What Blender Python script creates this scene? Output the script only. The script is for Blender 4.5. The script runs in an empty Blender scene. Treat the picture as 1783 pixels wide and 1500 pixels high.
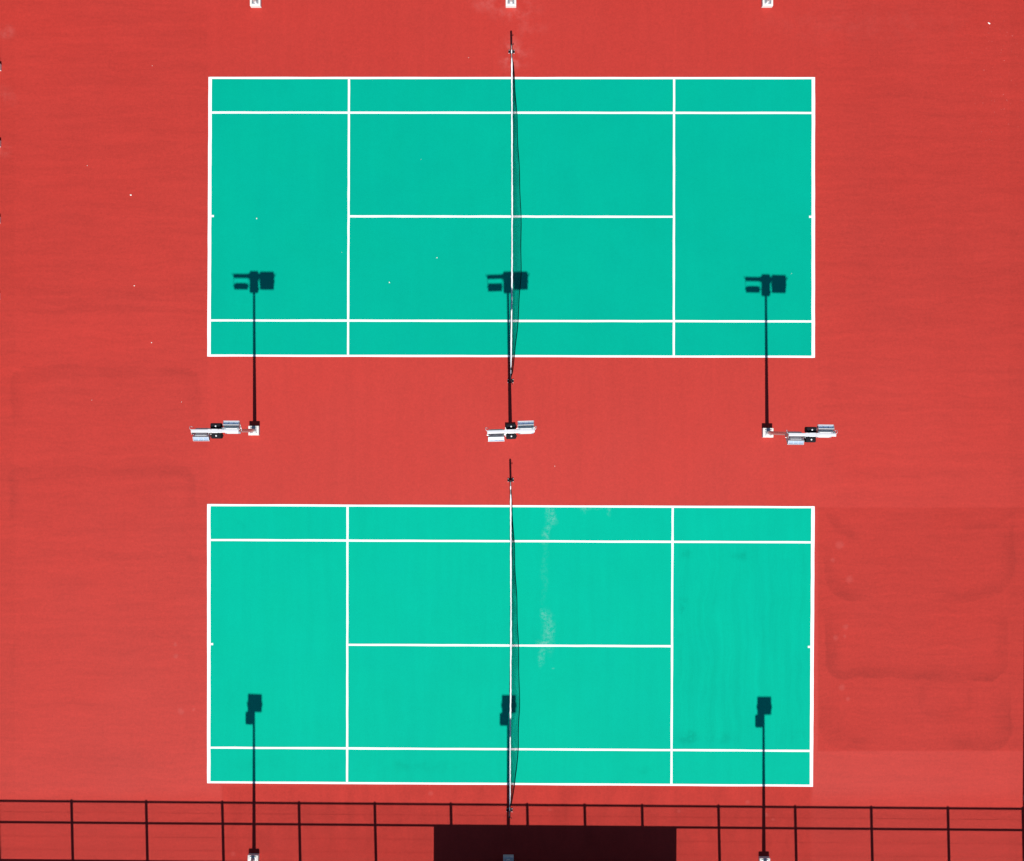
import bpy, bmesh, math, random
from mathutils import Vector, Matrix, Euler

random.seed(7)
R = math.radians
S = 44.4                                   # photograph pixels per metre on the ground
def P(px, py, z=0.0):                      # plan position of a spot measured in the photograph
    return Vector(((px - 891.5) / S, (750.0 - py) / S, z))

scene = bpy.context.scene
COL = scene.collection
SUN_EL, SUN_AZ = R(52.9), R(178.7)         # azimuth clockwise from +Y (north)

# ------------------------------------------------------------------ objects
def link(o, parent=None):
    COL.objects.link(o)
    if parent: o.parent = parent
    return o

def obj(name, bm, mat, parent=None, smooth=False):
    me = bpy.data.meshes.new(name)
    bmesh.ops.recalc_face_normals(bm, faces=bm.faces[:])
    bm.to_mesh(me); bm.free()
    if smooth:
        for p in me.polygons: p.use_smooth = True
    for m in (mat if isinstance(mat, (list, tuple)) else [mat]): me.materials.append(m)
    return link(bpy.data.objects.new(name, me), parent)

def thing(name, label, cat, loc, rz=0.0, group=None):
    o = bpy.data.objects.new(name, None)
    o.empty_display_size = .2
    o.location = loc; o.rotation_euler = (0, 0, rz)
    o['label'] = label; o['category'] = cat
    if group: o['group'] = group
    return link(o)

def tag(o, label=None, cat=None, group=None, kind=None):
    for k, v in (('label', label), ('category', cat), ('group', group), ('kind', kind)):
        if v: o[k] = v
    return o

def copy_tree(o, parent=None):
    c = o.copy(); COL.objects.link(c)
    if parent: c.parent = parent
    for ch in list(o.children): copy_tree(ch, c)
    return c

# ------------------------------------------------------------------ shapes
def box(bm, lo, hi, mat=None, bev=0.0):
    c = [(lo[i] + hi[i]) / 2 for i in range(3)]
    d = [hi[i] - lo[i] for i in range(3)]
    M = Matrix.Translation(c) @ Matrix.Diagonal((*d, 1))
    if mat is not None: M = mat @ M
    r = bmesh.ops.create_cube(bm, size=1.0, matrix=M)
    if bev:
        ed = list({e for v in r['verts'] for e in v.link_edges})
        bmesh.ops.bevel(bm, geom=ed, offset=bev, segments=2, affect='EDGES', profile=.6)

def tube(bm, pts, radii, n=10, cap=True):
    """round bar along a list of points"""
    if not hasattr(radii, '__len__'): radii = [radii] * len(pts)
    pts = [Vector(p) for p in pts]
    rings = []; up = None
    for i, p in enumerate(pts):
        d = (pts[min(i + 1, len(pts) - 1)] - pts[max(i - 1, 0)]).normalized()
        if up is None:
            up = Vector((0, 0, 1)) if abs(d.z) < .9 else Vector((1, 0, 0))
        a = d.cross(up).normalized(); b = d.cross(a).normalized(); up = -b if up.dot(b) < 0 else b
        rings.append([bm.verts.new(p + radii[i] * (math.cos(2*math.pi*k/n) * a + math.sin(2*math.pi*k/n) * up)) for k in range(n)])
    for r0, r1 in zip(rings, rings[1:]):
        for k in range(n):
            bm.faces.new((r0[k], r0[(k+1) % n], r1[(k+1) % n], r1[k]))
    if cap:
        bm.faces.new(rings[0][::-1]); bm.faces.new(rings[-1])

def prism(bm, prof, x0, x1, fr):
    """profile (a,b) swept in the first axis from x0 to x1; fr = (origin, axis_x, axis_a, axis_b)"""
    o, ax, aa, ab = fr
    v0 = [bm.verts.new(o + ax * x0 + aa * p[0] + ab * p[1]) for p in prof]
    v1 = [bm.verts.new(o + ax * x1 + aa * p[0] + ab * p[1]) for p in prof]
    n = len(prof)
    for i in range(n): bm.faces.new((v0[i], v0[(i+1) % n], v1[(i+1) % n], v1[i]))
    bm.faces.new(v0[::-1]); bm.faces.new(v1)

# ------------------------------------------------------------------ materials
class NT:
    def __init__(s, name):
        s.m = bpy.data.materials.new(name); s.m.use_nodes = True
        s.t = s.m.node_tree; s.n = s.t.nodes
        s.b = s.n['Principled BSDF']
    def node(s, typ, **kw):
        x = s.n.new(typ)
        for k, v in kw.items(): setattr(x, k, v)
        return x
    def put(s, sock, v):
        if isinstance(v, bpy.types.NodeSocket): s.t.links.new(v, sock)
        else: sock.default_value = v
    def M(s, op, a, b=None, c=None, clamp=False):
        x = s.node('ShaderNodeMath', operation=op, use_clamp=clamp)
        s.put(x.inputs[0], a)
        if b is not None: s.put(x.inputs[1], b)
        if c is not None: s.put(x.inputs[2], c)
        return x.outputs[0]
    def add(s, a, b): return s.M('ADD', a, b)
    def sub(s, a, b): return s.M('SUBTRACT', a, b)
    def mul(s, a, b): return s.M('MULTIPLY', a, b)
    def mad(s, a, b, c): return s.M('MULTIPLY_ADD', a, b, c)
    def ramp(s, v, a, b, lo=0.0, hi=1.0):            # smooth step
        x = s.node('ShaderNodeMapRange', interpolation_type='SMOOTHSTEP')
        s.put(x.inputs[0], v)
        for i, k in enumerate((a, b, lo, hi)): s.put(x.inputs[i+1], k)
        return x.outputs[0]
    def pos(s):
        return s.node('ShaderNodeNewGeometry').outputs['Position']
    def scaled(s, vec, sc, off=(0, 0, 0)):
        x = s.node('ShaderNodeVectorMath', operation='MULTIPLY_ADD')
        s.put(x.inputs[0], vec); x.inputs[1].default_value = sc; x.inputs[2].default_value = off
        return x.outputs[0]
    def noise(s, vec, scale=1.0, detail=3.0, rough=.55, dist=0.0):
        x = s.node('ShaderNodeTexNoise')
        s.put(x.inputs['Vector'], vec)
        for k, v in (('Scale', scale), ('Detail', detail), ('Roughness', rough), ('Distortion', dist)): x.inputs[k].default_value = v
        return x.outputs['Fac']
    def xy(s, vec):
        x = s.node('ShaderNodeSeparateXYZ'); s.put(x.inputs[0], vec)
        return x.outputs[0], x.outputs[1]
    def comb(s, x_, y_, z_=0.0):
        x = s.node('ShaderNodeCombineXYZ')
        for i, k in enumerate((x_, y_, z_)): s.put(x.inputs[i], k)
        return x.outputs[0]
    def mix(s, f, a, b):
        x = s.node('ShaderNodeMix', data_type='RGBA')
        s.put(x.inputs[0], f); s.put(x.inputs[6], a); s.put(x.inputs[7], b)
        return x.outputs[2]
    def tint(s, colour, v):                           # colour times value
        x = s.node('ShaderNodeMix', data_type='RGBA', blend_type='MULTIPLY')
        x.inputs[0].default_value = 1.0
        s.put(x.inputs[6], colour); s.put(x.inputs[7], s.comb(v, v, v))
        return x.outputs[2]
    def rbox(s, x, y, cx, cy, hx, hy, r):             # signed distance to a rounded rectangle
        qx = s.add(s.M('ABSOLUTE', s.sub(x, cx)), r - hx)
        qy = s.add(s.M('ABSOLUTE', s.sub(y, cy)), r - hy)
        px = s.M('MAXIMUM', qx, 0.0); py = s.M('MAXIMUM', qy, 0.0)
        ln = s.M('SQRT', s.add(s.mul(px, px), s.mul(py, py)))
        ins = s.M('MINIMUM', s.M('MAXIMUM', qx, qy), 0.0)
        return s.sub(s.add(ln, ins), r)
    def rect(s, x, y, x0, y0, x1, y1, soft=.05):      # 1 inside a rectangle
        d = s.M('MAXIMUM', s.sub(s.M('ABSOLUTE', s.sub(x, (x0+x1)/2)), abs(x1-x0)/2),
                           s.sub(s.M('ABSOLUTE', s.sub(y, (y0+y1)/2)), abs(y1-y0)/2))
        return s.ramp(d, -soft, soft, 1.0, 0.0)
    def blob(s, x, y, cx, cy, rx, ry, inner=.2):      # 1 in the middle of an ellipse, fading out
        dx = s.mul(s.sub(x, cx), 1/rx); dy = s.mul(s.sub(y, cy), 1/ry)
        d = s.M('SQRT', s.add(s.mul(dx, dx), s.mul(dy, dy)))
        return s.ramp(d, inner, 1.0, 1.0, 0.0)
    def finish(s, col, rough=.8, spec=.2, metal=0.0, bump=None, bump_d=.01, bump_s=.3):
        s.put(s.b.inputs['Base Color'], col); s.put(s.b.inputs['Roughness'], rough)
        s.put(s.b.inputs['Specular IOR Level'], spec); s.put(s.b.inputs['Metallic'], metal)
        if bump is not None:
            b = s.node('ShaderNodeBump'); s.put(b.inputs['Height'], bump)
            b.inputs['Distance'].default_value = bump_d; b.inputs['Strength'].default_value = bump_s
            s.t.links.new(b.outputs[0], s.b.inputs['Normal'])
        return s.m

def px2(*r): return [((r[0]-891.5)/S, (750-r[1])/S)]

def red_paint():
    t = NT('red acrylic court paint')
    p = t.pos(); x, y = t.xy(p)
    wob = t.noise(p, .55, 2); wob2 = t.noise(t.scaled(p, (1, 1, 1), (31, 7, 0)), .55, 2); wf = t.noise(p, 4.0, 2)
    xw = t.add(x, t.mad(wf, .18, t.mad(wob, .5, -.34)))
    yw = t.add(y, t.mad(wf, -.18, t.mad(wob2, .5, -.16)))
    # squeegee direction: along x in the run-backs, along y between the courts
    mid = t.ramp(t.M('ABSOLUTE', x), 11.88, 11.98, 1.0, 0.0)
    sh = t.noise(t.scaled(t.comb(xw, t.mad(wob, .5, y)), (.22, 3.2, 1)), 1.0, 5, .62)
    sv = t.noise(t.scaled(t.comb(t.mad(wob, .3, x), y), (3.0, .2, 1), (9, 4, 0)), 1.0, 4, .6)
    st = t.add(t.mul(sh, t.sub(1.0, mid)), t.mul(sv, mid))
    sh2 = t.noise(t.scaled(t.comb(xw, t.mad(wob2, .9, y)), (.5, 9.0, 1), (4, 17, 0)), 1.0, 4, .6)
    amp = t.mad(mid, -.12, .26)
    big = t.noise(p, .11, 2); med = t.noise(p, .9, 4, .6)
    grain = t.noise(p, 22.0, 3, .8); grit = t.noise(p, 7.0, 2, .6)
    v = t.mad(t.sub(st, .5), amp, 1.0)
    v = t.add(v, t.mul(t.mul(t.sub(sh2, .5), t.mad(mid, -.8, 1.0)), .19))
    v = t.add(v, t.mul(t.sub(big, .5), .16))
    v = t.add(v, t.mul(t.sub(med, .5), .10))
    v = t.add(v, t.mul(t.sub(grain, .5), .40))
    v = t.add(v, t.mul(t.sub(grit, .5), .20))
    v = t.add(v, t.mul(t.sub(t.noise(t.scaled(p, (1, 1, 1), (13, 29, 0)), 11.0, 3, .7), .5), .26))
    v = t.add(v, t.mul(t.sub(t.noise(t.scaled(p, (1, 1, 1), (3, 9, 0)), 2.4, 4, .65), .5), .10))
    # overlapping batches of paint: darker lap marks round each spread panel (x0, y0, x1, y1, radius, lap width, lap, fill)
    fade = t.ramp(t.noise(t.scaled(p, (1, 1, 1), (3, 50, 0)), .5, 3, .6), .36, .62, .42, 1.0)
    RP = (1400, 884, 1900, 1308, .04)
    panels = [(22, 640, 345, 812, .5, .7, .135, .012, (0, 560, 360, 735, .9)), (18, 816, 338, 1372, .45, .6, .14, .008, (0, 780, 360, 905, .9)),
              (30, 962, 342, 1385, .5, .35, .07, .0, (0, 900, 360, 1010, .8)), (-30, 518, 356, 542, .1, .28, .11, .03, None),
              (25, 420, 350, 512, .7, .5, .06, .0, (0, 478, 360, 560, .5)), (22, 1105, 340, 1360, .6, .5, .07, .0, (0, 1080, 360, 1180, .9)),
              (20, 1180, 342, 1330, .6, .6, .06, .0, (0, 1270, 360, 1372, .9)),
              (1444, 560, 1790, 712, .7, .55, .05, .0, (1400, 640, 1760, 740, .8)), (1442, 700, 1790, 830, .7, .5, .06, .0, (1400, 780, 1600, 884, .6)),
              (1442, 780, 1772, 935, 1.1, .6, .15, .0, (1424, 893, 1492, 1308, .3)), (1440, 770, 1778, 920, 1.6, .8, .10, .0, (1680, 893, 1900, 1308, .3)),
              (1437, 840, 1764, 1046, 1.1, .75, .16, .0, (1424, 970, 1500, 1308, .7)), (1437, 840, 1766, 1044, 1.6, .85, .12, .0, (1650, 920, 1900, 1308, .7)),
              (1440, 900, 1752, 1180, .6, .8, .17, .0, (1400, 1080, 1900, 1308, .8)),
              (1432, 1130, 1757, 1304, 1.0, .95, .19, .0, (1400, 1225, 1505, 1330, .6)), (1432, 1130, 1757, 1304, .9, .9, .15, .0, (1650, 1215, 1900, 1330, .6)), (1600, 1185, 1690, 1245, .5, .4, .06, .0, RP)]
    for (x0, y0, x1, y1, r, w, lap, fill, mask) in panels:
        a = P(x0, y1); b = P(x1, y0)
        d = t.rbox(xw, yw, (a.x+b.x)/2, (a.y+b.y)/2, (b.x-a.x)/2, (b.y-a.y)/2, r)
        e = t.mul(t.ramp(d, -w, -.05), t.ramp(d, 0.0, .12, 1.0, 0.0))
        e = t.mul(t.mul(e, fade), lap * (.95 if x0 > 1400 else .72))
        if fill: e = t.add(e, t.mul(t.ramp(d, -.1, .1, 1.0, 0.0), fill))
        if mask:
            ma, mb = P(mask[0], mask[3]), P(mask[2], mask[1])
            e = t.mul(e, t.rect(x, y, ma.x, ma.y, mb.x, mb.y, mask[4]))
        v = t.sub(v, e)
    # runny, blotchy coat along the foot of the lower court
    a, b = P(388, 1480), P(1416, 1372)
    drip = t.noise(t.scaled(t.comb(t.mad(wob, .8, x), y), (1.5, .45, 1), (2, 33, 0)), 1.0, 4, .6)
    v = t.add(v, t.mul(t.mul(t.sub(drip, .5), .46), t.rect(x, y, a.x, a.y, b.x, b.y, .25)))
    # straight paint joints; top zones and side strips also carry painted lens falloff
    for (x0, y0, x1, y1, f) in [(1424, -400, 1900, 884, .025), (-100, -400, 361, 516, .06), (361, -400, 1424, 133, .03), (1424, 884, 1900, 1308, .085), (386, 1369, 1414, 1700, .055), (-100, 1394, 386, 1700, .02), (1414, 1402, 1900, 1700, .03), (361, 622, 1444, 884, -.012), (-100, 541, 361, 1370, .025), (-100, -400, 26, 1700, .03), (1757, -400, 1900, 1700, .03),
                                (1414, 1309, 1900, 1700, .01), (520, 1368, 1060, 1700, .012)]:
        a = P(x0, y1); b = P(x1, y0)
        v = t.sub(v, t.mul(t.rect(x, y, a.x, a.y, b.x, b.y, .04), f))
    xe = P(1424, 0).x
    v = t.sub(v, t.mul(t.mul(t.ramp(x, xe - .4, xe + 2.2), t.ramp(y, P(0, 780).y, P(0, 420).y)), .075))  # lens falloff painted into the colour, darker towards the upper right
    base = t.mix(t.noise(p, .35, 2), (.404, .0275, .0195, 1), (.393, .0315, .0235, 1))
    col = t.tint(base, v)
    # pale worn and dusty places
    pale = (.50, .135, .12, 1)
    patchy = t.ramp(t.noise(p, 1.6, 5, .7), .40, .68)
    for (cx, cy, rx, ry, f) in [(889, 96, 26, 40, .55), (897, 100, 42, 30, .25), (895, 16, 60, 34, .30), (925, 55, 50, 40, .14), (845, 5, 40, 25, .25), (1500, 40, 300, 60, .05), (8, 55, 26, 18, .30), (8, 170, 30, 30, .16),
                                (6, 262, 22, 20, .25)]:
        c = P(cx, cy)
        col = t.mix(t.mul(t.mul(t.blob(x, y, c.x, c.y, rx/S, ry/S, .15), patchy), f), col, pale)
    spotn = t.noise(p, 5.0, 2)
    for (cx, cy, r) in [(1462, 949, 9), (1479, 1009, 8), (1450, 976, 5), (1473, 1092, 6), (1455, 1111, 6), (1471, 1108, 4), (1466, 1197, 7), (1477, 1217, 5), (305, 1122, 5), (306, 1143, 5), (315, 1239, 7), (337, 1236, 4),
                        (1334, 1419, 5), (1347, 1427, 4), (1302, 1397, 5), (750, 1382, 5), (957, 1410, 4), (1182, 1413, 4), (406, 1487, 5)]:
        c = P(cx, cy)
        col = t.mix(t.mul(t.blob(t.mad(spotn, .16, x), t.mad(wf, .12, y), c.x + .08, c.y + .06, r*1.15/S, r*1.15/S, .2), .15), col, pale)
    # gritty pale freckles, thickest in the far corner
    c = P(1745, 150)
    fk = t.ramp(t.noise(p, 9.0, 3, .75), .655, .70)
    col = t.mix(t.mul(t.mul(fk, t.blob(x, y, c.x, c.y, 2.6, 4.6, .1)), .5), col, (.55, .22, .20, 1))
    a, b = P(-200, 1800), P(2000, 1388); c, d = P(1424, 1308), P(1900, 884); e, f = P(386, 1800), P(1414, 1366)
    matt = t.M('MAXIMUM', t.M('MAXIMUM', t.mul(t.rect(x, yw, a.x, a.y, b.x, b.y, .5), .55), t.mul(t.rect(x, y, e.x, e.y, f.x, f.y, .12), .8)), t.mul(t.rect(x, y, c.x, c.y, d.x, d.y, .06), .55))
    return t.finish(col, t.mad(matt, .30, .6), .22, bump=t.noise(p, 60, 2), bump_d=.004, bump_s=.25)

def green_paint(name, tone, worn):
    t = NT(name)
    p = t.pos(); x, y = t.xy(p)
    wob = t.noise(p, .5, 2)
    sv = t.noise(t.scaled(t.comb(t.mad(wob, .4, x), y), (2.8, .16, 1)), 1.0, 5, .6)
    big = t.noise(p, .16, 2); med = t.noise(p, .8, 4, .6); grain = t.noise(p, 22.0, 3, .8)
    v = t.mad(t.sub(sv, .5), .13 if worn else .06, tone)
    v = t.add(v, t.mul(t.sub(big, .5), .10))
    v = t.add(v, t.mul(t.sub(med, .5), .10))
    v = t.add(v, t.mul(t.sub(grain, .5), .24))
    v = t.add(v, t.mul(t.sub(t.noise(p, 6.0, 3, .65), .5), .08))
    hue = t.noise(t.scaled(p, (1, 1, 1), (5, 40, 0)), .5, 3)
    k = .97 if worn else 1.0
    base = t.mix(hue, (.0002, .331, .222 * k, 1), (.0002, .315, .230 * k, 1))
    if worn:
        # stronger brush lines and smudges in the back court
        a, b = P(1176, 1300), P(1412, 946)
        m = t.rect(x, y, a.x, a.y, b.x, b.y, .3)
        s2 = t.noise(t.scaled(t.comb(t.mad(wob, .7, x), y), (4.2, .18, 1), (20, 2, 0)), 1.0, 5, .65)
        v = t.add(v, t.mul(t.mul(t.sub(s2, .5), .28), m))
        v = t.sub(v, t.mul(m, .025))
        cloud = t.ramp(t.noise(p, 1.7, 5, .65), .38, .68)
        for (cx, cy, rx, ry, f) in [(1190, 1052, 12, 45, .14), (1195, 1282, 28, 26, .16), (1240, 1285, 60, 16, .10), (1390, 1285, 22, 20, .12), (1290, 968, 26, 14, .10), (1195, 965, 18, 14, .08), (1186, 1130, 8, 60, .07), (700, 1335, 190, 16, .07), (1120, 1340, 45, 14, .07), (410, 915, 50, 20, .05), (450, 1330, 80, 20, .05),
                                    (990, 1130, 40, 110, .0)]:
            if f:
                c = P(cx, cy)
                v = t.sub(v, t.mul(t.mul(t.blob(x, y, c.x, c.y, rx/S, ry/S, .1), cloud), f * 1.5))
    col = t.tint(base, v)
    if worn:
        wx = t.mad(t.noise(p, 1.3, 3), .5, x); wy = t.mad(t.noise(t.scaled(p, (1, 1, 1), (8, 8, 0)), 1.3, 3), .5, y)
        speck = t.ramp(t.noise(p, 7.0, 5, .8), .40, .66)
        pale = (.16, .42, .36, 1)
        for (cx, cy, rx, ry, f) in [(957, 893, 9, 30, .85), (962, 905, 7, 16, .6), (952, 930, 7, 20, .7), (948, 944, 9, 6, .6), (1035, 886, 32, 5, .7), (1060, 892, 6, 10, .5), (1018, 890, 8, 8, .5),
                                    (955, 1100, 13, 40, .75), (947, 1070, 7, 12, .75), (945, 1122, 14, 10, .8), (944, 1140, 6, 22, .6), (948, 995, 7, 70, .14), (963, 1162, 3, 3, .6)]:
            c = P(cx, cy)
            f *= .66
            col = t.mix(t.mul(t.mul(t.blob(wx, wy, c.x + .25, c.y + .25, rx*1.25/S, ry*1.2/S, .2), speck), f), col, pale)
    return t.finish(col, .6, .02, bump=t.noise(p, 60, 2), bump_d=.004, bump_s=.25)

def line_paint():
    t = NT('white line paint')
    p = t.pos()
    v = t.mad(t.noise(p, 9, 4, .7), .10, .72)
    return t.finish(t.comb(v, v, v), .7, .2)

def plain(name, c, rough=.6, spec=.4, metal=0.0, var=.12, scale=6.0, c2=None):
    t = NT(name)
    p = t.node('ShaderNodeTexCoord').outputs['Object']
    n = t.noise(p, scale, 4, .6)
    col = t.tint((*c, 1), t.mad(n, 2*var, 1.0 - var)) if c2 is None else t.mix(t.ramp(n, .4, .62), (*c, 1), (*c2, 1))
    return t.finish(col, t.mad(n, .12, rough - .06), spec, metal)

def galvanised():
    t = NT('galvanised steel')
    p = t.node('ShaderNodeTexCoord').outputs['Object']
    n = t.noise(p, 14, 3, .6)
    return t.finish(t.tint((.60, .61, .62, 1), t.mad(n, .3, .85)), t.mad(n, .15, .34), .5, .85)

def concrete():
    t = NT('pale concrete footing')
    p = t.pos()
    st = t.ramp(t.noise(p, 16, 4, .7), .52, .66)
    col = t.mix(t.mul(st, .55), (.66, .65, .62, 1), (.36, .40, .38, 1))
    return t.finish(t.tint(col, t.mad(t.noise(p, 60, 3), .2, .9)), .9, .2, bump=t.noise(p, 40, 3), bump_d=.01, bump_s=.3)

def grass():
    t = NT('rough grass')
    p = t.pos()
    n = t.noise(p, .35, 5, .65); f = t.noise(p, 9, 4, .8)
    col = t.mix(t.ramp(n, .35, .65), (.055, .085, .022, 1), (.12, .115, .045, 1))
    return t.finish(t.tint(col, t.mad(f, .9, .55)), .95, .1, bump=f, bump_d=.05, bump_s=.6)

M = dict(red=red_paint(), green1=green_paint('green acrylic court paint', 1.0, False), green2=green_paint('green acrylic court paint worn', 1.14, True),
         line=line_paint(), steel=galvanised(), concrete=concrete(), grass=grass(),
         alu=plain('white enamelled aluminium', (.60, .615, .64), .42, .4, .15, .1),
         housing=plain('bright aluminium housing', (.60, .68, .80), .35, .5, .66, .06),
         mirror=plain('polished reflector', (.58, .70, .88), .34, .5, .76, .05),
         black=plain('black powder coat', (.010, .010, .014), .75, .12, 0, .2),
         dark=plain('dark green enamel', (.018, .022, .020), .4, .5, 0, .2),
         bolt=plain('polished bolt', (.85, .85, .85), .3, .5, .2, .05),
         twine=plain('black net twine', (.002, .007, .007), .9, .0, 0, .2),
         band=plain('white canvas headband', (.82, .83, .84), .8, .2, 0, .06, 3.0),
         strap=plain('grey rope', (.45, .45, .45), .8, .2, 0, .2),
         scrap=plain('pale paper scrap', (.78, .74, .68), .8, .2, 0, .1),
         wall=plain('cream render', (.55, .50, .42), .9, .2, 0, .08, 2.0),
         roof=plain('grey roof felt', (.14, .145, .15), .9, .2, 0, .2, 2.0),
         door=plain('blue door paint', (.05, .12, .22), .5, .4, 0, .08),
         frame=plain('white window frame', (.75, .75, .75), .5, .4, 0, .05),
         fence=plain('dark coated fence steel', (.02, .028, .025), .5, .4, .2, .2))
t = NT('floodlight glass'); M['glass'] = t.finish((.12, .14, .16, 1), .08, .8)
t = NT('window glass'); M['pane'] = t.finish((.03, .04, .05, 1), .05, .8)

# ------------------------------------------------------------------ the setting
def sheet(name, pts, z, mat, kind='structure'):
    bm = bmesh.new()
    bm.faces.new([bm.verts.new((p[0], p[1], z)) for p in pts])
    return tag(obj(name, bm, mat), kind=kind)

sheet('ground', [(-1500, -1500), (1500, -1500), (1500, 1500), (-1500, 1500)], -.06, M['grass'])
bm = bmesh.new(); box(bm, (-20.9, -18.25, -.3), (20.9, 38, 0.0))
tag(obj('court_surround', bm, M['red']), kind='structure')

COURTS = [dict(c=[(363.1, 134.3), (1419.2, 134.8), (1418.9, 623.4), (360.9, 621.3)], u=(.2317, .7676), v=(.1275, .8705), mid=(.4980, .4975), mat='green1'),
          dict(c=[(360.7, 878.0), (1418.6, 881.8), (1415.6, 1370.2), (360.6, 1364.2)], u=(.2311, .7662), v=(.1288, .8722), mid=(.5015, .5015), mat='green2')]
for ct in COURTS:
    q = [P(*c) for c in ct['c']]
    L, W = 23.77, 10.97
    def at(u, v):
        a = q[0].lerp(q[1], u / L); b = q[3].lerp(q[2], u / L)
        return a.lerp(b, v / W)
    i = .02
    sheet('court', [at(i, i), at(L-i, i), at(L-i, W-i), at(i, W-i)], .004, M[ct['mat']])
    bm = bmesh.new()
    def bar(u0, v0, u1, v1, z):
        k = 24
        prev = None
        for j in range(k + 1):
            if abs(u1-u0) > abs(v1-v0): a, b = at(u0 + (u1-u0)*j/k, v0), at(u0 + (u1-u0)*j/k, v1)
            else: a, b = at(u0, v0 + (v1-v0)*j/k), at(u1, v0 + (v1-v0)*j/k)
            e = .0045
            va = bm.verts.new((a.x + random.uniform(-e, e), a.y + random.uniform(-e, e), z)); vb = bm.verts.new((b.x + random.uniform(-e, e), b.y + random.uniform(-e, e), z))
            if prev: bm.faces.new((prev[0], prev[1], vb, va))
            prev = (va, vb)
    B, T = .135, .082
    bar(0, 0, B, W, .0095); bar(L-B, 0, L, W, .0095)
    bar(B*.5, 0, L-B*.5, T, .008); bar(B*.5, W-T, L-B*.5, W, .008)
    for f in ct['v']: bar(B*.5, f*W-T/2, L-B*.5, f*W+T/2, .008)
    for f in ct['u']: bar(f*L-T/2, T*.5, f*L+T/2, W-T*.5, .0095)
    bar(ct['u'][0]*L, ct['mid'][0]*W-T/2, ct['u'][1]*L, ct['mid'][0]*W+T/2, .008)
    m = ct['mid'][1]
    bar(B*.5, m*W-T/2, B+.10, m*W+T/2, .008); bar(L-B-.10, m*W-T/2, L-B*.5, m*W+T/2, .008)
    tag(obj('court_lines', bm, M['line']), kind='structure')

# ------------------------------------------------------------------ tennis nets
def interp(tab, v):
    if v <= tab[0][0]: return tab[0][1]
    for (a, fa), (b, fb) in zip(tab, tab[1:]):
        if v <= b:
            s = (v - a) / (b - a)
            return fa + (fb - fa) * s
    return tab[-1][1]

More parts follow.
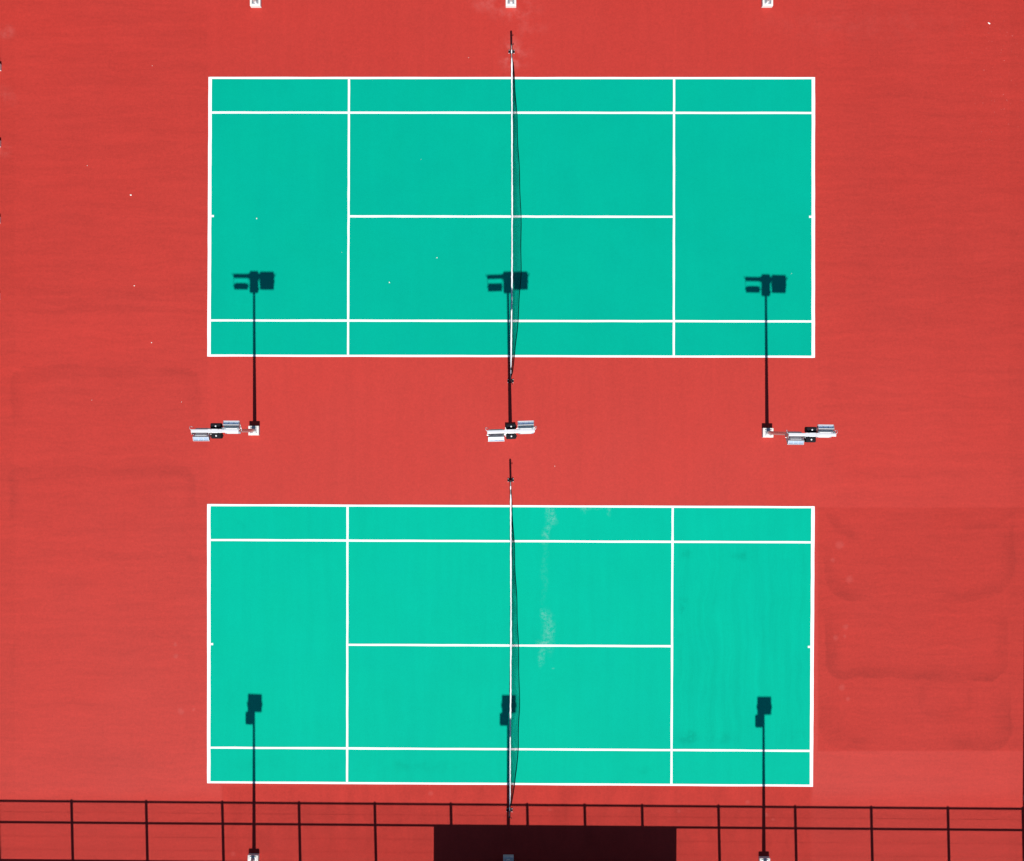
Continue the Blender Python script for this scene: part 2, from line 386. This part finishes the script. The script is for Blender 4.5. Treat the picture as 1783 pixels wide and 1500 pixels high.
def make_net(label, top, bot, bulge, bow):
    A, Bp = P(*top), P(*bot)
    ln = (Bp - A).length
    root = thing('tennis_net', label, 'tennis net', A, math.atan2(Bp.y - A.y, Bp.x - A.x), 'nets across the two courts')
    # local x runs from the upper post to the lower post, local +y points right in the photograph
    H = 1.06
    def topz(s): return H - .145 * math.sin(math.pi * s / ln) ** 1.2
    def pix(s): return top[1] + (bot[1] - top[1]) * s / ln
    def off(s): return interp(bow, pix(s)) / S
    def surf(s, f):                                   # f 0 top, 1 hem
        b = interp(bulge, pix(s)) / S
        z1 = max(.035, topz(s) - math.sqrt(max(.2, (topz(s) - .05) ** 2 - b * b)))
        wave = .012 * math.sin(s * 3.1) * f
        return Vector((s, off(s) + (b + wave if b > .05 else b) * f ** 1.45, topz(s) - .03 + (z1 - topz(s) + .03) * f))
    s0, s1 = .10, ln - .10
    bm = bmesh.new()
    def twine(pts, r):
        prev = None
        for i, p in enumerate(pts):
            d = (pts[min(i+1, len(pts)-1)] - pts[max(i-1, 0)]).normalized()
            a = d.cross(Vector((0, 0, 1)) if abs(d.z) < .8 else Vector((0, 1, 0))).normalized() * r; b = d.cross(a).normalized() * r
            ring = [bm.verts.new(p + a), bm.verts.new(p + b), bm.verts.new(p - a), bm.verts.new(p - b)]
            if prev:
                for k in range(4): bm.faces.new((prev[k], prev[(k+1) % 4], ring[(k+1) % 4], ring[k]))
            prev = ring
    n = int((s1 - s0) / .045)
    for i in range(n + 1):
        s = s0 + (s1 - s0) * i / n
        twine([surf(s, f) for f in (0, .12, .25, .4, .55, .7, .85, 1)], .0017)
    for k in range(1, 23):
        twine([surf(s0 + (s1 - s0) * j / 90, k / 23) for j in range(91)], .0017)
    obj('net_mesh', bm, M['twine'], root)
    bm = bmesh.new(); tube(bm, [surf(s0 + (s1 - s0) * j / 110, 1.0) for j in range(111)], .013, 6)
    obj('bottom_rope', bm, M['twine'], root)
    # canvas headband: a folded strip with its creases
    bm = bmesh.new(); prev = None
    rr = random.Random(3)
    b0, b1 = .47, ln - .48
    K = 150
    for j in range(K + 1):
        s = b0 + (b1 - b0) * j / K
        w = .023 + .005 * rr.random() + .003 * math.sin(s * 2.3)
        e = min(1, j / 3, (K - j) / 3); w *= .55 + .45 * e
        y0 = off(s) + rr.uniform(-.004, .004); z = topz(s) + rr.uniform(-.004, .004)
        prof = [(-w, -.065), (-w * .98, -.004), (-w * .8, .008), (w * .8, .009), (w * .98, -.003), (w, -.06)]
        ring = [bm.verts.new((s, y0 + a, z + b)) for a, b in prof]
        if prev:
            for k in range(5): bm.faces.new((prev[k], prev[k+1], ring[k+1], ring[k]))
            bm.faces.new((prev[5], prev[0], ring[0], ring[5]))
        else: bm.faces.new(ring)
        prev = ring
    bm.faces.new(prev[::-1])
    obj('headband', bm, M['band'], root, True)
    # cord from post to post, seen bare at both ends, and its lashings
    bm = bmesh.new(); tube(bm, [(0, 0, H)] + [(b0 * f, off(b0 * f), topz(b0 * f)) for f in (.3, .7, 1.1)], .009, 8)
    obj('net_cord', bm, M['strap'], root)
    bm = bmesh.new(); tube(bm, [(ln - .48 * f, off(ln - .48 * f), topz(.48 * f)) for f in (1.1, .7, .3)] + [(ln, 0, H)], .009, 8)
    obj('net_cord', bm, M['strap'], root)
    for s in (.19, ln - .38):
        bm = bmesh.new()
        box(bm, (s, off(s) - .018, topz(s) - .05), (s + .13, off(s) + .018, topz(s) + .012), bev=.008)
        obj('lashing', bm, M['band'], root)
    for end in (0, 1):
        x = end * ln; d = -1 if end == 0 else 1
        bm = bmesh.new()
        tube(bm, [(x, 0, 0), (x, 0, 1.06)], .041, 14)
        tube(bm, [(x, 0, 1.06), (x, 0, 1.075), (x, 0, 1.09)], [.041, .036, .014], 14)
        p = obj('post', bm, M['dark'], root)
        bm = bmesh.new()
        for yy in (-.09, .09): box(bm, (x - .05, yy - .035, .001), (x + .05, yy + .035, .05), bev=.01)
        box(bm, (x - .065, -.06, .001), (x + .065, .06, .03), bev=.008)
        obj('ground_sleeve', bm, M['black'], p)
        bm = bmesh.new()
        tube(bm, [(x + d*.035, 0, .78), (x + d*.10, 0, .78)], .035, 10)
        tube(bm, [(x + d*.09, 0, .78), (x + d*.09, .07, .72)], .008, 8); tube(bm, [(x + d*.09, .07, .72), (x + d*.16, .07, .72)], .011, 8)
        obj('winder', bm, M['black'], p)
        for (ax, ay) in ((.06, -.10), (.06, .10), (-.055, -.095), (-.055, .10)):
            bm = bmesh.new(); tube(bm, [(x + ax, ay, .0), (x + ax, ay, .062)], .012, 8)
            obj('sleeve_bolt', bm, M['bolt'], p)
    return root

make_net('black net with white headband across the upper court, its belly blown to the right', (890.7, 91), (888.9, 664),
         [(96, 0), (110, 2.2), (140, 5.0), (200, 8.3), (250, 10.5), (300, 12.6), (345, 14.6), (420, 16), (480, 15.5), (540, 12.4), (580, 9.8), (620, 6.4), (650, 2.8), (661, 0)],
         [(91, 0), (135, .7), (376, 1.9), (500, 2.0), (620, .9), (664, 0)])
make_net('black net with white headband across the lower court, its foot half lost in shadow', (889.1, 836.5), (887.1, 1410.5),
         [(840, 0.3), (885, 2.6), (945, 5.6), (1060, 10.6), (1100, 12.2), (1180, 14.8), (1240, 15.6), (1300, 14), (1340, 11.5), (1370, 8.0), (1400, 2.6), (1408, 0)],
         [(836, 0), (885, .4), (1060, 1.5), (1120, 1.5), (1200, 1.4), (1280, .8), (1370, .7), (1410, 0)])

# ------------------------------------------------------------------ floodlight poles
ARM_Z = 8.03
def floodlight(root, cx, cz, face, tilt=37.0, fwd=.10, arm=ARM_Z):
    """face -1 aims south, +1 aims north; tilt = slope of the body from the vertical"""
    tr = R(tilt)
    up = Vector((0, face * math.sin(tr), math.cos(tr))); nrm = Vector((0, face * math.cos(tr), -math.sin(tr)))
    o = Vector((cx, face * fwd, cz)); X = Vector((1, 0, 0))
    prof = [(-.275, .085), (.236, .085), (.240, .08), (.240, -.075), (.235, -.08), (-.22, -.08), (-.26, -.05), (-.278, .02), (-.28, .075)]
    bm = bmesh.new(); prism(bm, prof, -.262, .262, (o, X, up, nrm))
    ed = [e for e in bm.edges if len(e.link_faces) == 2 and any(len(f.verts) > 4 for f in e.link_faces)]
    bmesh.ops.bevel(bm, geom=ed, offset=.008, segments=2, affect='EDGES')
    # cooling ribs on the back and a rim round the glass
    for xx in (-.235, -.205, .205, .235):
        prism(bm, [(.19, -.074), (.20, -.078), (.19, -.092), (-.20, -.092), (-.21, -.074)], xx - .008, xx + .008, (o, X, up, nrm))
    f = obj('floodlight', bm, M['housing'], root)
    bm = bmesh.new()
    for (a0, a1, x0, x1) in ((.235, .270, -.275, .275), (-.285, -.235, -.275, .275), (-.235, .235, -.275, -.23), (-.235, .235, .23, .275)):
        prism(bm, [(a0, .083), (a1, .083), (a1, .105), (a0, .105)], x0, x1, (o, X, up, nrm))
    obj('rim', bm, M['alu'], f)
    bm = bmesh.new()                                  # open cowl over the lamp end: white floor, raised walls, two fins
    for (n0, n1, x0, x1) in ((-.086, -.074, -.268, .268), (.076, .082, -.268, .268), (-.074, .076, -.268, -.256), (-.074, .076, .256, .268)):
        prism(bm, [(.225, n0), (.296, n0), (.296, n1), (.225, n1)], x0, x1, (o, X, up, nrm))
    for xx in (-.085, .085): prism(bm, [(.244, -.074), (.27, -.074), (.27, .076), (.244, .076)], xx - .005, xx + .005, (o, X, up, nrm))
    obj('cowl', bm, M['alu'], f)
    bm = bmesh.new(); prism(bm, [(.241, -.073), (.246, -.073), (.246, .075), (.241, .075)], -.255, .255, (o, X, up, nrm))
    obj('reflector', bm, M['mirror'], f)
    bm = bmesh.new(); prism(bm, [(-.236, .087), (.236, .087), (.236, .097), (-.236, .097)], -.231, .231, (o, X, up, nrm))
    obj('lens', bm, M['glass'], f)
    for sx in (-1, 1):
        bm = bmesh.new()
        w = o + Vector((sx * .288, 0, 0))
        box(bm, (w.x - .006, min(0, w.y) - .025, w.z - .03), (w.x + .006, max(0, w.y) + .025, arm - .05))
        tube(bm, [w - Vector((.02, 0, 0)), w + Vector((.02, 0, 0))], .022, 8)
        obj('bracket', bm, M['steel'], f)
    bm = bmesh.new(); prism(bm, [(.222, -.079), (-.215, -.079), (-.21, -.092), (-.10, -.104), (.10, -.104), (.218, -.092)], -.19, .19, (o, X, up, nrm))
    obj('back_cover', bm, M['alu'], f)
    return f

def gear_box(root, lo, hi):
    bm = bmesh.new(); box(bm, lo, hi, bev=.05)
    box(bm, (hi[0] - .01, (lo[1]+hi[1])/2 - .03, lo[2] + .08), (hi[0] + .022, (lo[1]+hi[1])/2 + .03, lo[2] + .14), bev=.006)
    g = obj('gear_box', bm, M['black'], root)
    bm = bmesh.new(); cx, cy = (lo[0]+hi[0])/2 + .01, (lo[1]+hi[1])/2
    tube(bm, [(cx, cy, hi[2] - .002), (cx, cy, hi[2] + .018), (cx, cy, hi[2] + .03)], [.030, .027, .012], 12)
    obj('bolt', bm, M['bolt'], g)
    return g

def pole_foot(root, h=.26):
    bm = bmesh.new(); box(bm, (-.205, -.185, -.01), (.205, .185, h), bev=.012)
    obj('base_block', bm, M['concrete'], root)
    bm = bmesh.new()
    box(bm, (-.13, -.13, h + .001), (.13, .13, h + .018), bev=.004)
    bp = obj('base_plate', bm, M['steel'], root)
    for sx in (-1, 1):
        for sy in (-1, 1):
            bm = bmesh.new(); tube(bm, [(sx*.105, sy*.105, h + .0175), (sx*.105, sy*.105, h + .05)], .013, 8)
            obj('anchor_bolt', bm, M['steel'], bp)
    bm = bmesh.new(); tube(bm, [(0, 0, h + .016), (0, 0, 3.0), (0, 0, 6.0), (0, 0, ARM_Z - .01)], [.073, .061, .049, .042], 20)
    tube(bm, [(0, 0, h + .018), (0, 0, h + .045)], [.095, .078], 20)
    return obj('pole', bm, M['steel'], root, False)

def lean(root, dx, dy, top=7.8):
    for ch in root.children:
        if not ch.name.startswith(('base_block', 'base_plate')):
            ch.rotation_euler = (-math.atan2(dy, top), math.atan2(dx, top), 0)

def make_double(label, tilt=37.0):
    root = thing('light_pole', label, 'light pole', (0, 0, 0), 0, 'double floodlight poles between the two courts')
    pole_foot(root)
    bm = bmesh.new(); box(bm, (-.80, -.053, ARM_Z - .055), (.80, .053, ARM_Z + .055), bev=.012)
    for xx in (-.18, .18): box(bm, (xx - .05, -.064, ARM_Z - .07), (xx + .05, .064, ARM_Z + .066), bev=.008)
    box(bm, (-.11, -.068, ARM_Z - .10), (.11, .068, ARM_Z + .062), bev=.01)
    obj('crossarm', bm, M['alu'], root)
    for s in (-1, 1):
        bm = bmesh.new()
        tube(bm, [(s*.79, .03, ARM_Z), (s*.825, .05, ARM_Z + .01), (s*.85, .09, ARM_Z + .0), (s*.86, .14, ARM_Z - .04), (s*.845, .15, ARM_Z - .14), (s*.76, .12, ARM_Z - .26)], .008, 8)
        obj('cable', bm, M['alu'], root)
    floodlight(root, -.507, ARM_Z - .40, -1, tilt); floodlight(root, .507, ARM_Z - .40, 1, 37.0)
    gear_box(root, (-.174, .066, ARM_Z - .46), (.174, .263, ARM_Z - .055)); gear_box(root, (-.174, -.263, ARM_Z - .56), (.174, -.066, ARM_Z - .155))
    return root

ldp = make_double('leftmost double floodlight pole between the courts, its head out over the left red margin')
rdp = copy_tree(ldp); rdp['label'] = 'rightmost double floodlight pole between the courts, its head out over the right red margin'
mdp = make_double('middle double floodlight pole between the courts, in line with the nets, one floodlight glaring', 31.0)
ldp.location = P(443.5, 750.1); lean(ldp, .106, -.01)
rdp.location = P(1335.6, 753.9); lean(rdp, .083, -.05)
mdp.location = P(888.7, 752.2); mdp.rotation_euler.z = R(1.6); lean(mdp, .03, .02)
rdp.rotation_euler.z = R(-.6)

def make_single(label, group, loc, rz):
    root = thing('light_pole', label, 'light pole', loc, rz, group)
    pole_foot(root)
    az = ARM_Z - .04
    floodlight(root, .03, az - .10, 1, 37.0, .10, az + .05)
    bm = bmesh.new(); box(bm, (-.27, -.04, az - .05), (.33, .04, az - .005), bev=.006)
    obj('crossarm', bm, M['alu'], root)
    gear_box(root, (-.33, -.10, az - .96), (-.03, .10, az - .50))
    return root

GB, GT = 'single floodlight poles along the bottom edge of the photo', 'floodlight poles along the top edge of the photo'
sp = make_single('leftmost bottom edge pole, its shadow crossing the left end of the lower court', GB, P(442.3, 1494.5), R(-2))
lean(sp, .13, 0)
for px, py, rz, lab, g in [(885.3, 1496.5, 0, 'bottom edge pole standing in the big dark shadow below the lower net', GB),
                           (1330.0, 1499.5, .5, 'rightmost bottom edge pole, its shadow crossing the right end of the lower court', GB),
                           (446.3, 5.8, 180, 'leftmost top edge pole on a white block, above the left end of the upper court', GT),
                           (889.7, 5.8, 180, 'middle top edge pole on a white block, straight above the upper net', GT),
                           (1335.0, 5.6, 180, 'rightmost top edge pole on a white block, above the right end of the upper court', GT)]:
    c = copy_tree(sp); c.location = P(px, py); c.rotation_euler.z = R(rz); c['label'] = lab; c['group'] = g
    lean(c, .12 if py > 700 else .02, 0)

# ------------------------------------------------------------------ chain link fences
def make_fence(label, A, B, posts, feet=False, H=4.0, rails=(3.985, 2.884, .907), wires=(3.36, 2.10, 1.42)):
    """A, B plan points; posts = distances along the line from A"""
    ln = (B - A).length
    root = thing('chain_link_fence', label, 'fence', A, math.atan2(B.y - A.y, B.x - A.x), 'tall chain link fences round the courts')
    for s in posts:
        bm = bmesh.new(); tube(bm, [(s, 0, 0), (s, 0, H + .03), (s, 0, H + .06)], [.055, .055, .03], 12)
        pst = obj('post', bm, M['fence'], root)
        if feet:
            bm = bmesh.new(); box(bm, (s - .125, -.105, -.02), (s + .125, .105, .19), bev=.012)
            obj('foot', bm, M['concrete'], pst)
    for h in rails:
        bm = bmesh.new(); tube(bm, [(0, 0, h), (ln/2, 0, h), (ln, 0, h)], .039, 10)
        obj('rail', bm, M['fence'], root)
    for h in wires:
        bm = bmesh.new(); tube(bm, [(0, .045, h), (ln, .045, h)], .0032, 5)
        obj('tension_wire', bm, M['fence'], root)
    bm = bmesh.new()
    step, r, z0, z1 = .088, .0029, .03, H - .03
    hh = z1 - z0
    k = -int(hh / step) - 1
    while k * step < ln:
        x0 = k * step
        for sg in (1, -1):
            a, b = 0.0, hh
            a = max(a, -x0); b = min(b, ln - x0)
            if b - a > .05:
                za, zb = (z0 + a, z0 + b) if sg > 0 else (z1 - a, z1 - b)
                p0, p1 = Vector((x0 + a, .05 + .003*sg, za)), Vector((x0 + b, .05 + .003*sg, zb))
                d = (p1 - p0).normalized(); u = Vector((0, 1, 0)) * r; w = d.cross(u).normalized() * r
                q0 = [bm.verts.new(p0 + e) for e in (u, w, -u, -w)]; q1 = [bm.verts.new(p1 + e) for e in (u, w, -u, -w)]
                for i in range(4): bm.faces.new((q0[i], q0[(i+1) % 4], q1[(i+1) % 4], q1[i]))
        k += 1
    obj('wire_mesh', bm, M['fence'], root)
    return root

FA, FB = P(-5, 1528.5), P(1788, 1542.6)
pxs = [0, 127.5, 257.5, 390, 523.5, 655.5, 788, 921, 1021, 1121, 1254, 1387.5, 1520, 1653.5, 1784]
make_fence('tall dark fence along the bottom edge, seen by its barred shadow on the red', FA, FB, [(x + 5) / S for x in pxs])
LA, LB = P(-10.4, 1524), P(3.6, -800)
make_fence('tall fence along the left edge, its footings just in view beside the upper court', LA, LB,
           [((LA - P(0, 118.5)).y * -1 + 0) - (132.6 * k) / S for k in range(-6, 11)], True)
RA, RB = P(1786.1, 1526), P(1806.5, -800)
make_fence('tall fence along the right edge, its footings just in view beside the lower court', RA, RB,
           [((RA - P(0, 1257.7)).y * -1) - (131.6 * k) / S for k in range(-1, 16)], True)

# ------------------------------------------------------------------ the flat-roofed clubhouse whose shadow falls over the fence
ra = math.atan2(FB.y - FA.y, FB.x - FA.x)
root = thing('clubhouse', 'flat roofed clubhouse beyond the bottom fence, seen only by its big dark block shadow', 'building', P(757.8, 1550.0), R(-.3))
W_, D_, HT = 9.52, 6.2, 3.33
bm = bmesh.new(); box(bm, (.3, -D_ + .3, -.1), (W_ - .3, -.3, HT - .26)); obj('wall', bm, M['wall'], root)
bm = bmesh.new(); box(bm, (0, -D_, HT - .26), (W_, 0, HT), bev=.01); rf = obj('roof', bm, M['roof'], root)
bm = bmesh.new(); box(bm, (6.9, -4.4, HT + .001), (7.7, -3.6, HT + .35), bev=.02); obj('vent', bm, M['frame'], rf)
bm = bmesh.new(); box(bm, (4.2, -.298, 0), (5.2, -.25, 2.1), bev=.006); dr = obj('door', bm, M['door'], root)
bm = bmesh.new(); tube(bm, [(5.08, -.25, 1.02), (5.08, -.20, 1.02), (4.97, -.20, 1.02)], .012, 8); obj('handle', bm, M['bolt'], dr)
for x0 in (1.2, 6.6):
    bm = bmesh.new()
    for (a, b, c, d) in ((0, 1.7, 1.0, 1.07), (0, 1.7, 2.03, 2.1), (0, .07, 1.07, 2.03), (1.63, 1.7, 1.07, 2.03), (.815, .885, 1.07, 2.03)):
        box(bm, (x0 + a, -.298, c), (x0 + b, -.24, d))
    w = obj('window', bm, M['frame'], root)
    bm = bmesh.new(); box(bm, (x0 + .05, -.297, 1.05), (x0 + 1.65, -.272, 2.05)); obj('pane', bm, M['pane'], w)

# ------------------------------------------------------------------ little pale scraps lying about
scraps = [(228, 340, 1.5, 'largest pale scrap on the red ground left of the upper court, near its centre line'),
          (234, 498, 1.15, 'pale scrap on the left red ground, level with the left lamp head shadow'),
          (264, 597, 1.1, 'pale scrap on the red ground beside the lower left corner of the upper court'),
          (160, 697, .8, 'pale scrap on the red ground midway between left lamp head and left fence'),
          (316, 700.5, .8, 'pale scrap on the red ground just above the outer end of the left lamp'),
          (152, 289, .8, 'pale scrap on the red ground, just up and left of the largest one'),
          (265, 115, .7, 'pale scrap on the red ground beyond the upper left corner of the upper court'),
          (447, 381, 1.25, 'pale scrap on the upper green court, right of its left centre mark'),
          (761, 449, 1.1, 'pale scrap on the upper green court, between centre line and middle lamp shadow'),
          (678, 492, 1.1, 'pale scrap on the upper green court, left of and level with the middle lamp shadow'),
          (733, 278, .85, 'pale scrap on the upper green court, above its centre line in the left service box'),
          (595, 440, .8, 'pale scrap on the upper green court, close to the left of the left service line'),
          (816, 101, .85, 'pale scrap on the red strip above the upper court, left of the upper net post'),
          (966, 812, .8, 'pale scrap on the red strip between the courts, right of the lower net post shadow'),
          (1378, 477, .7, 'pale scrap on the upper green court, close to the right lamp head shadow'),
          (1722, 41, 1.4, 'long pale scrap on the red ground in the top right corner of the photo')]
for i, (px, py, k, lab) in enumerate(scraps):
    rr = random.Random(i + 20); bm = bmesh.new()
    n = 7; top = bm.verts.new((0, 0, .016 * k)); st = 2.0 if 'long' in lab else 1.25
    a0 = rr.uniform(0, 3.1) if st < 2 else -.6
    rim = []; low = []
    for j in range(n):
        a = 2*math.pi*j/n; r = (.020 if k >= 1 else .013) * k * rr.uniform(.65, 1.2)
        x_, y_ = st * r * math.cos(a), r * math.sin(a)
        X_, Y_ = x_*math.cos(a0) - y_*math.sin(a0), x_*math.sin(a0) + y_*math.cos(a0)
        rim.append(bm.verts.new((X_, Y_, rr.uniform(.004, .018)))); low.append(bm.verts.new((X_*.9, Y_*.9, 0)))
    for j in range(n):
        bm.faces.new((top, rim[j], rim[(j+1) % n])); bm.faces.new((rim[j], low[j], low[(j+1) % n], rim[(j+1) % n]))
    bm.faces.new(low[::-1])
    o = obj('paper_scrap', bm, M['scrap'])
    q = P(px, py); o.location = (q.x, q.y, .0045 if 'green' in lab else .0005)
    tag(o, lab, 'scrap', 'pale scraps lying on the ground')

# ------------------------------------------------------------------ light, sky, camera
world = bpy.data.worlds.new('World'); scene.world = world
world.use_nodes = True
wn = world.node_tree
sky = wn.nodes.new('ShaderNodeTexSky'); sky.sky_type = 'NISHITA'; sky.sun_disc = False
sky.sun_elevation = SUN_EL; sky.sun_rotation = SUN_AZ
sky.altitude = 50; sky.air_density = 1.0; sky.dust_density = .25; sky.ozone_density = 4.5
bg = wn.nodes['Background']; bg.inputs[1].default_value = .05
wn.links.new(sky.outputs[0], bg.inputs[0])

sd = bpy.data.lights.new('sun', 'SUN'); sd.energy = 4.4; sd.angle = R(.53); sd.color = (1.0, .955, .90)
so = link(bpy.data.objects.new('sun', sd))
d = Vector((math.sin(SUN_AZ) * math.cos(SUN_EL), math.cos(SUN_AZ) * math.cos(SUN_EL), math.sin(SUN_EL)))
so.rotation_euler = d.to_track_quat('Z', 'Y').to_euler(); so.location = d * 60

cd = bpy.data.cameras.new('camera'); co = link(bpy.data.objects.new('camera', cd))
co.location = (0, 0, 56.1); co.rotation_euler = (0, 0, 0)
cd.sensor_fit = 'HORIZONTAL'; cd.sensor_width = 36.0; cd.lens = 36.0 * 56.1 / (1783 / S)
cd.clip_start = .5; cd.clip_end = 6000
scene.camera = co

scene.view_settings.view_transform = 'Standard'; scene.view_settings.look = 'None'
scene.view_settings.exposure = .45; scene.view_settings.gamma = 1.0
